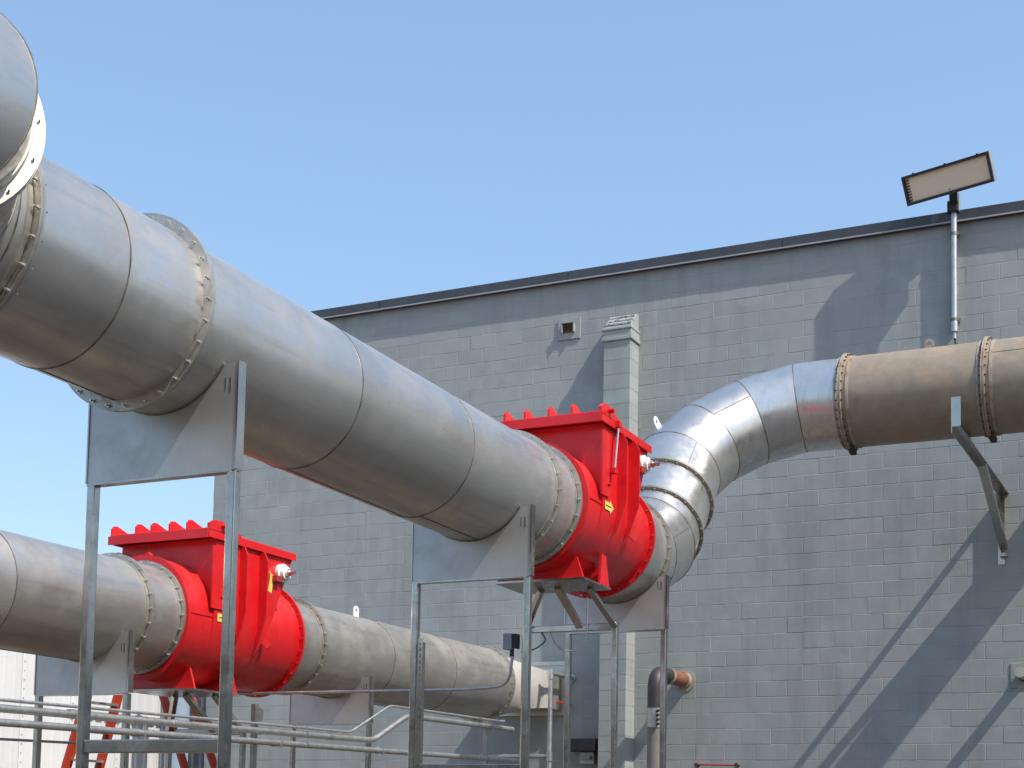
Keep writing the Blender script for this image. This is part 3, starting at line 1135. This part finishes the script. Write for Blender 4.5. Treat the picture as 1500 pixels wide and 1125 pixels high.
# ------------------------------------------------------------------ support frames
def support(label, xc, y, az, r, zplate, ztop, zbeam, hw=.515, slotted=False, group='stainless frames under the ducts'):
    root = thing('support_frame', label, 'support frame', (xc, y, 0), group)
    ps = .055
    for sx in (-1, 1):
        m = MB().span(xc + sx * (hw - ps / 2) - ps / 2, xc + sx * (hw - ps / 2) + ps / 2, y - .01, y + ps - .01, 0.012, zplate)
        po = part('post', m, M['frame'], root, bevel=.007)
        m = MB().span(xc + sx * (hw - ps / 2) - .09, xc + sx * (hw - ps / 2) + .09, y - .07, y + .11, 0, .012)
        part('base_plate', m, M['frame'], po)
    m = MB().span(xc - hw + ps, xc + hw - ps, y - .006, y + ps - .014, zbeam - .075, zbeam)
    part('cross_beam', m, M['frame'], root, bevel=.007)
    # saddle plate with cut-out
    m = MB()
    xs = [-hw, -hw + .03]
    xe = math.sqrt(max(r * r - (az - ztop) ** 2, 0))
    top = [(-hw, ztop), (-xe - .004, ztop)]
    N = 40
    a0 = math.asin((az - ztop) / r)
    for k in range(N + 1):
        t = PI + a0 + (PI - 2 * a0) * k / N
        top.append(((r - .002) * math.cos(t), az + (r - .002) * math.sin(t)))
    top += [(xe + .004, ztop), (hw, ztop)]
    n = len(top)
    Pf = [(xc + a, y - .010, b) for a, b in top] + [(xc + a, y - .010, zplate) for a, b in top]
    Pb = [(xc + a, y - .002, b) for a, b in top] + [(xc + a, y - .002, zplate) for a, b in top]
    fs = [(i, i + n, i + n + 1, i + 1) for i in range(n - 1)]
    fb = [(2 * n + i + 1, 2 * n + i + n + 1, 2 * n + i + n, 2 * n + i) for i in range(n - 1)]
    ft = [(2 * n + i, i, i + 1, 2 * n + i + 1) for i in range(n - 1)]
    fbot = [(n + i, 3 * n + i, 3 * n + i + 1, n + i + 1) for i in range(n - 1)]
    m.add(Pf + Pb, fs + fb + ft + fbot + [(0, 2 * n, 3 * n, n), (n - 1, 2 * n - 1, 4 * n - 1, 3 * n - 1)])
    pl = part('saddle_plate', m, M['plate'], root)
    m = MB().span(xc - hw - .001, xc + hw - .03, y - .012, y + .05, zplate - .008, zplate + .004)
    part('plate_edge', m, M['frame'], pl)
    for sx in (-1, 1):
        m = MB().span(xc + sx * (hw + .002) - .005, xc + sx * (hw + .002) + .005, y - .016, y + .05, zplate + .005, ztop + .01)
        part('edge_strip', m, M['frame'], pl)
    m = MB()
    N = 40
    for k in range(N):
        t0 = PI + a0 + (PI - 2 * a0) * k / N
        t1 = PI + a0 + (PI - 2 * a0) * (k + 1) / N
        m.bar((xc + (r + .003) * math.cos(t0), y - .012, az + (r + .003) * math.sin(t0)), (xc + (r + .003) * math.cos(t1), y - .012, az + (r + .003) * math.sin(t1)), .010, .009, (0, 1, 0))
    part('weld_bead', m, M['weld'], pl)
    m = MB().span(xc + hw - .085, xc + hw - .078, y - .0125, y - .008, az - .40, az - .33).span(xc + hw - .055, xc + hw - .045, y - .0125, y - .008, az - .41, az - .33)
    part('burn_mark', m, M['weld'], pl)
    if slotted:
        x0 = xc - hw + ps + .02
        m = MB()
        zt, zb_ = zbeam + .95, zbeam - .02
        zq = zb_
        while zq < zt:
            m.span(x0, x0 + .012, y - .014, y - .010, zq, zq + .05)
            m.span(x0 + .026, x0 + .040, y - .014, y - .010, zq, zq + .05)
            m.span(x0 + .012, x0 + .026, y - .014, y - .010, zq + .030, zq + .05)
            zq += .05
        m.span(x0, x0 + .003, y - .010, y + .028, zb_, zt)
        m.span(x0 + .037, x0 + .040, y - .010, y + .028, zb_, zt)
        part('slotted_channel', m, M['frame'], root)
    return root


support('tall stainless frame under the bolted flange of the thick duct', AX, 6.50, ax1(6.5).z, R1, 3.45, 4.04, 2.0)
support('stainless frame with slotted channel under the duct before the higher valve', AX, 10.20, ax1(10.2).z, R1, 3.445, 3.985, 2.02, slotted=True)
support('stainless frame between the higher valve and the segmented elbow', AX, 13.16, ax1(13.16).z, R1 + .03, 3.40, 3.90, 1.95)
support('stainless frame under the lower duct before its red valve', AX2 - .02, 9.92, AZ2, RL, 2.60, 3.125, 1.3)
support('stainless frame under the lower duct behind its red valve', AX2 - .02, 13.81, AZ2, RL, 2.60, 3.10, 1.3)


def stand(label, xc, y, zfoot, zbeam, hw, ybase):
    root = thing('valve_stand', label, 'stand', (xc, y, 0), 'stands under the red valves')
    ps = .05
    for sx in (-1, 1):
        x = xc + sx * (hw - ps / 2)
        m = MB().span(x - ps / 2, x + ps / 2, y, y + ps, .012, zbeam + .0)
        po = part('post', m, M['frame'], root, bevel=.006)
        m = MB().span(x - .08, x + .08, y - .06, y + .11, 0, .012)
        part('base_plate', m, M['frame'], po)
        m = MB().bar((x, y + .02, zbeam - .04), (xc + (.33 if sx > 0 else -.12), ybase, zfoot - .004), ps, ps, (0, 1, 0))
        part('strut', m, M['frame'], root, bevel=.005)
    m = MB().span(xc - hw + ps, xc + hw - ps, y + .002, y + ps - .002, zbeam - .07, zbeam - .01)
    part('cross_beam', m, M['frame'], root, bevel=.006)
    m = MB().bar((xc + .10, y + .02, zbeam - .03), (xc + .08, ybase - .10, zfoot - .004), .06, .05, (0, 1, 0))
    part('strut', m, M['frame'], root, bevel=.005)
    m = MB().span(xc - hw + ps, xc + hw - ps, y + .004, y + ps - .004, 1.0, 1.06)
    part('cross_beam', m, M['frame'], root, bevel=.006)
    return root


zf = ax1(VE1).z - .615 - .016 * .4
stand('stainless stand with slanted struts under the higher red valve', AX, 12.08, zf, 3.34, .46, 11.75)
zf2 = AZ2 - .615 * 1.05
stand('stainless stand with slanted struts under the lower red valve', AX2, 11.6, zf2, 2.42, .46, 11.30)

# ------------------------------------------------------------------ floodlight on its pole
lx, ly = -3.17, 18.60
fl = thing('floodlight', 'rectangular floodlight with cream lens on a pole above the roof edge', 'floodlight', (lx, ly, 7.55))
m = MB().cyl((lx, ly, 7.80), (lx, ly, 9.22), .037, 24)
part('pole', m, M['galv'], fl)
part('back_strut', MB().span(lx - .02, lx + .02, WY - .048, WY + .003, 7.72, 9.05), M['galv'], fl)
m = MB().cyl((lx, ly, 7.69), (lx, ly, 7.82), .042, 24).cyl((lx, ly, 7.60), (lx, ly, 7.66), .026, 16).cyl((lx, ly, 7.66), (lx, ly, 7.69), .018, 12)
part('coupling', m, M['galv'], fl)
for zc in (7.84, 8.93):
    m = MB().ring((lx, ly, zc), (0, 0, 1), .036, .044, .035).span(lx + .04, lx + .075, ly - .006, ly + .006, zc - .017, zc + .017).span(lx - .05, lx + .05, ly + .040, WY + .003, zc - .02, zc + .02)
    part('clamp', m, M['weld'], fl)
m = MB().tube([(lx, ly, 7.61), (lx + .02, ly, 7.5), (lx + .03, ly + .03, 7.2), (lx + .03, ly + .075, 6.8)], .012, 8, .1)
part('cable', m, M['black'], fl)
psi, tau = math.radians(17), math.radians(27)
u = V((math.cos(psi), -math.sin(psi), 0))
vv = V((0, 1, 0)) - u * u.y
vv.normalize()
dn = (vv * math.sin(tau) + V((0, 0, -1)) * math.cos(tau)).normalized()     # down the panel, towards the wall
nn = u.cross(dn).normalized()
if nn.z > 0:
    nn = -nn
LC = V((-3.19, 18.27, 9.50))
Rm = Matrix((u, dn, nn)).transposed()
LWd, LHt = 1.14, .36


def lamp_box(c, size, name, mat, bevel=0):
    m = MB().box(LC + u * c[0] + dn * c[1] + nn * c[2], size, Rm)
    return part(name, m, M[mat], fl, bevel=bevel)


lamp_box((0, 0, -.04), (LWd, LHt, .05), 'housing', 'lampgrey', .006)
lamp_box((0, .0, -.14), (.82, .26, .15), 'shadow_box', 'lampgrey', .01)  # hidden box added behind the panel to fill out its cast shadow
for sy in (-1, 1):
    lamp_box((0, sy * (LHt / 2 - .018), 0), (LWd, .036, .05), 'frame_bar', 'lampbox')
for sx in (-1, 1):
    lamp_box((sx * (LWd / 2 - .016), 0, 0), (.032, LHt - .072, .05), 'frame_bar', 'lampbox')
lamp_box((LWd / 2 + .006, 0, -.015), (.012, LHt - .01, .075), 'end_cap', 'lampgrey')
lamp_box((0, 0, -.010), (LWd - .064, LHt - .072, .012), 'lens', 'diffuser')
for k in range(8):
    for sx in (-1, 1):
        lamp_box((sx * (LWd / 2 - .055), -.118 + .034 * k, .001), (.045, .013, .012), 'reflector_tooth', 'lampbox' if sx < 0 else 'diffuser')
for k in (-.42, 0, .42):
    lamp_box((k, -LHt / 2 - .006, -.01), (.02, .012, .02), 'clip', 'lampbox')
m = MB()
top = LC + dn * (LHt / 2 - .03) - nn * .05
m.box((lx - .005, ly - .015, 9.26), (.13, .14, .14))
part('knuckle', m, M['lampbox'], fl, bevel=.012)
m = MB().bar((lx, ly - .02, 9.28), LC + dn * .10 - nn * .05 + u * .03, .10, .09)
part('arm', m, M['lampbox'], fl, bevel=.01)
m = MB().span(lx + .062, lx + .072, ly - .07, ly + .06, 9.20, 9.42)
part('side_bracket', m, M['lampgrey'], fl)

# ------------------------------------------------------------------ conduits and rails on the left
RX = -8.2
rail = thing('pipe_rail', 'galvanised pipe passing the lower valve with an upward jog', 'pipe', (RX, 11, 2.3), 'galvanised pipes past the lower valve')
m = MB().tube([(RX, -5, 2.20), (RX, 13.42, 2.395), (RX, 14.12, 2.70), (RX, 16.72, 2.715)], .031, 16, .12)
part('tube', m, M['galv'], rail)
for yy, zz in ((8.95, 2.35), (10.2, 2.362), (11.4, 2.372), (12.6, 2.386)):
    m = MB().cyl((RX, yy - .04, zz), (RX, yy + .04, zz), .036, 16)
    part('coupling', m, M['galv'], rail)
rail2 = thing('pipe_rail', 'galvanised pipe running straight below the jogged pipe', 'pipe', (RX, 11, 2.2), 'galvanised pipes past the lower valve')
m = MB().tube([(RX, -5, 2.09), (RX, 17.0, 2.335)], .029, 16)
part('tube', m, M['galv'], rail2)
for yy, zz in ((9.7, 2.253), (11.65, 2.275), (13.5, 2.296)):
    m = MB().cyl((RX, yy - .035, zz), (RX, yy + .035, zz), .034, 16)
    part('coupling', m, M['galv'], rail2)
    m = MB().bar((RX + .03, yy + .08, zz - .05), (RX + .03, yy + .08, zz + .07), .02, .012)
    part('strap', m, M['galv'], rail2)
con = MB().tube([(RX + .02, -5, 2.261), (RX + .02, 12.95, 2.452), (RX + .02, 13.72, 2.78), (RX + .02, 16.3, 2.79), (RX + .03, 16.42, 2.80)], .0135, 12, .08)
single('conduit', con, M['galv'], 'thin conduit riding above the jogged galvanised pipe', 'conduit', (RX, 11, 2.4))
# posts that carry them
for (yy, zt, lab) in ((11.42, 2.62, 'strut post with angled bracket holding the galvanised pipes'), (16.12, 2.80, 'short pipe post under the end of the jogged galvanised pipe')):
    ps_ = thing('pipe_post', lab, 'post', (RX - .06, yy, 0), 'posts under the galvanised pipes')
    m = MB().span(RX - .085, RX - .034, yy - .025, yy + .025, 0.01, zt)
    part('post', m, M['frame'] if yy < 12 else M['galv'], ps_, bevel=.004)
    m = MB().span(RX - .14, RX + .02, yy - .08, yy + .08, 0, .01)
    part('base_plate', m, M['galv'], ps_)
    m = MB().prism([(RX - .034, yy - .02, zt), (RX + .05, yy - .02, zt - .06), (RX + .05, yy - .02, zt - .16), (RX - .034, yy - .02, zt - .16)], (0, .006, 0))
    part('bracket', m, M['galv'], ps_)
con = MB().tube([(-9.85, -5, 1.96), (-9.85, 12.2, 2.26), (-9.80, 12.5, 2.30), (-9.75, 12.62, 2.55)], .013, 10, .1)
single('conduit', con, M['galv'], 'thin conduit behind the lower frame curving up by the ladder', 'conduit', (-9.85, 8, 2.2))
# conduit to the junction box at the stand
jb = thing('junction_box', 'small blue grey junction box on the stand post below the higher valve', 'junction box', (-5.94, 12.06, 3.1))
m = MB().span(-6.0, -5.915, 12.0, 12.075, 3.12, 3.265)
part('box', m, M['boxgrey'], jb, bevel=.006)
m = MB().span(-5.899, -5.872, 12.01, 12.09, 3.13, 3.26)
part('cover', m, M['black'], jb)
m = MB().cyl((-5.93, 12.05, 3.06), (-5.93, 12.05, 3.125), .02, 12)
part('gland', m, M['black'], jb)
con = MB().tube([(-8.95, 12.08, 2.785), (-6.35, 12.08, 2.775), (-5.96, 12.06, 2.80), (-5.925, 12.05, 3.06)], .014, 12, .32, 10)
single('conduit', con, M['galv'], 'thin conduit curving up into the blue grey junction box', 'conduit', (-7.5, 12.08, 2.78))
cab = MB().tube([(-5.66, 12.09, 3.27), (-5.60, 12.08, 3.20), (-5.70, 12.07, 3.12), (-5.84, 12.06, 3.10)], .006, 8, .06)
single('cable', cab, M['black'], 'black cable loop hanging from the higher stand beam', 'cable', (-5.7, 12.08, 3.1))
cab = MB().tube([(-5.58, 12.09, 3.28), (-5.50, 12.09, 3.12), (-5.34, 12.09, 3.08), (-5.22, 12.09, 3.20), (-5.18, 12.0, 3.55)], .005, 8, .1)
single('cable', cab, M['boxgrey'], 'thin grey cable sagging below the higher stand beam', 'cable', (-5.4, 12.09, 3.1))

# galvanised post with arm to the wall
gp = thing('galvanised_post', 'galvanised pipe post with arm into the wall beside the rectangular inlet', 'post', (-8.27, 17.98, 0))
m = MB().tube([(-8.27, 17.98, 0.01), (-8.27, 17.98, 3.53)], .032, 16)
part('upright', m, M['galv'], gp)
m = MB().tube([(-8.27, 17.98, 3.54), (-8.27, WY - .01, 3.54)], .028, 16)
part('arm', m, M['galv'], gp)
m = MB().cyl((-8.27, 17.98, 3.46), (-8.27, 17.98, 3.585), .042, 16).cyl((-8.27, 17.95, 3.54), (-8.27, 18.08, 3.54), .038, 16)
part('elbow_fitting', m, M['galv'], gp)
m = MB().cyl((-8.27, WY - .025, 3.54), (-8.27, WY + .003, 3.54), .055, 16)
part('wall_flange', m, M['galv'], gp)
m = MB().tube([(-8.27, 17.98, 2.44), (-9.6, 17.98, 2.44)], .030, 16)
part('cross_pipe', m, M['galv'], gp)
m = MB().cyl((-8.27, 17.98, 2.38), (-8.27, 17.98, 2.50), .042, 16)
part('tee', m, M['galv'], gp)
tap = thing('wall_tap', 'small tap with red handle on the wall beside the rectangular inlet', 'tap', (-8.33, WY - .03, 3.14))
m = MB().tube([(-8.28, WY, 3.17), (-8.28, WY - .10, 3.17), (-8.28, WY - .12, 3.11)], .016, 10, .03)
part('spout', m, M['bolt'], tap)
m = MB().bar((-8.30, WY - .13, 3.18), (-8.43, WY - .16, 3.21), .03, .022)
part('handle', m, M['red'], tap, bevel=.005)

# brown vent pipe from the wall
bp = thing('vent_pipe', 'rust brown wall pipe with dark elbow dropping into a grey pipe', 'pipe', (-6.8, 17.8, 0))
pz = 3.47
m = MB().cyl((-6.66, WY + .003, pz), (-6.66, 17.98, pz), .095, 32)
part('stub', m, M['brown'], bp)
m = MB().ring((-6.66, WY - .05, pz), YV, .094, .104, .09).ring((-6.66, 18.05, pz), YV, .094, .112, .05)
part('collar', m, M['rust'], bp)
m = MB().ring((-6.66, WY - .006, pz), YV, .09, .15, .014)
part('sealant', m, M['rust'], bp)
m = MB().tube([(-6.66, 18.06, pz), (-6.66, 17.62, pz), (-6.66, 17.62, 3.0)], .100, 32, .30, 10)
part('elbow', m, M['darkpipe'], bp)
m = MB().cyl((-6.66, 17.62, 2.78), (-6.66, 17.62, 3.02), .108, 32)
part('sleeve', m, M['steel_dull'], bp)
for k in range(4):
    m = MB().cyl((-6.60, 17.53, 2.82 + .055 * k), (-6.57, 17.495, 2.82 + .055 * k), .018, 10)
    part('sleeve_bolt', m, M['black'], bp)
m = MB().cyl((-6.66, 17.62, 0.0), (-6.66, 17.62, 2.79), .098, 32)
part('down_pipe', m, M['greypipe'], bp)

# dark box on the wall left of the pilaster
kb = thing('wall_lamp', 'black wall lamp box with pale bracket left of the pilaster foot', 'wall lamp', (-8.04, WY, 2.4))
m = MB().span(-8.22, -7.80, 18.38, WY - .01, 2.53, 2.70)
part('housing', m, M['black'], kb, bevel=.01)
m = MB().span(-8.08, -7.88, 18.55, WY + .003, 2.36, 2.53)
part('bracket', m, M['galv'], kb, bevel=.01)
m = MB().span(-8.06, -7.90, 18.46, 18.55, 2.42, 2.47)
part('mount', m, M['cement'], kb, bevel=.01)

# stub pipe on the right, bar on the wall
sp = thing('wall_stub', 'pale pipe stub with square wall plate below the tan duct', 'pipe', (-2.40, WY, 3.42))
m = MB().span(-2.55, -2.27, WY - .012, WY + .003, 3.28, 3.58)
part('wall_plate', m, M['cement'], sp, bevel=.004)
m = MB().tube([(-2.39, WY, 3.43), (-2.39, WY - .42, 3.43)], .062, 20)
part('pipe', m, M['flange_pale'], sp)
m = MB().ring((-2.39, WY - .03, 3.43), YV, .061, .075, .03)
part('collar', m, M['rust_dark'], sp)
rb = thing('red_bar', 'dark red bar on two knobs low on the wall', 'bar', (-6.2, WY, 2.36))
m = MB().tube([(-6.46, WY - .08, 2.362), (-5.92, WY - .08, 2.352)], .011, 10)
part('rod', m, M['red_dark'], rb)
for xx in (-6.46, -5.92):
    m = MB().cyl((xx, WY + .003, 2.358), (xx, WY - .095, 2.358), .024, 12)
    part('knob', m, M['rust_dark'], rb)

# ------------------------------------------------------------------ things at the far left
wb = thing('white_shed', 'white sheet metal shed with ribbed panels behind the ladder', 'shed', (-15.6, 16, 0))
m = MB().span(-19, -15.63, 6.0, 26.0, 0, 4.35)
part('wall', m, M['white'], wb)
y = 6.0
k = 0
while y < 25.9:
    m = MB()
    m.span(-15.632, -15.60, y + .004, y + .996, .02, 4.34)
    for q in (.10, .30, .50, .70, .90):
        m.prism([(-15.60, y + q - .035, .02), (-15.575, y + q - .018, .02), (-15.575, y + q + .018, .02), (-15.60, y + q + .035, .02)], (0, 0, 4.32))
    part('panel', m, M['white'], wb)
    y += 1.0
m = MB()
y = 6.0
while y < 25.9:
    zz = .2
    while zz < 4.3:
        m.box((-15.597, y + .045, zz), (.012, .016, .016))
        zz += .13
    y += 1.0
part('rivets', m, M['galv'], wb, kind='stuff')
m = MB().span(-19.1, -15.52, 5.9, 26.1, 4.35, 4.42)
part('roof', m, M['white'], wb)
m = MB().span(-15.60, -15.54, 17.0, 20.5, 3.02, 3.10)
part('ledge', m, M['cement'], wb)

bt = thing('vertical_pipe', 'blue grey vertical pipe standing by the corner of the block building', 'pipe', (-14.75, 18.3, 0))
m = MB().cyl((-14.66, 18.30, 0.02), (-14.66, 18.30, 4.05), .18, 32)
part('tube', m, M['blue'], bt)
m = MB().cyl((-14.66, 18.30, 4.05), (-14.66, 18.30, 4.09), .20, 32).cyl((-14.66, 18.30, 0), (-14.66, 18.30, .02), .24, 32)
part('cap', m, M['blue'], bt)

# stepladder
sl = thing('stepladder', 'tall orange stepladder standing astride behind the lower red valve', 'ladder', (-10.4, 12.6, 0))
apx, apz = -10.67, 4.05
fl_, fr_ = -11.93, -8.85
for (yy, top_y) in ((12.26, 12.36), (12.86, 12.78)):
    m = MB().bar((fl_, yy, 0.03), (apx - .05, top_y, apz), .04, .12, (0, 1, 0))
    part('front_rail', m, M['orange'], sl, bevel=.004)
    m = MB().bar((fr_, yy, 0.03), (apx + .05, top_y, apz), .035, .105, (0, 1, 0))
    part('rear_rail', m, M['orange'], sl, bevel=.004)
for k in range(1, 13):
    t = k / 13.2
    xx = fl_ + (apx - .05 - fl_) * t
    y0, y1 = 12.26 + .1 * t, 12.86 - .08 * t
    m = MB().span(xx - .045, xx + .045, y0 + .01, y1 - .01, apz * t - .012, apz * t + .012)
    part('step', m, M['galv'], sl)
for t in (.15, .38, .62, .85):
    xx = fr_ + (apx + .05 - fr_) * t
    m = MB().bar((xx, 12.27 + .1 * t, apz * t), (xx, 12.85 - .08 * t, apz * t), .025, .04)
    part('brace', m, M['galv'], sl)
m = MB().span(apx - .16, apx + .16, 12.33, 12.82, apz - .01, apz + .06)
part('top_cap', m, M['orange'], sl, bevel=.01)
for (px, yy) in ((fl_, 12.26), (fl_, 12.86), (fr_, 12.26), (fr_, 12.86)):
    m = MB().span(px - .06, px + .05, yy - .035, yy + .035, 0, .05)
    part('foot', m, M['black'], sl)
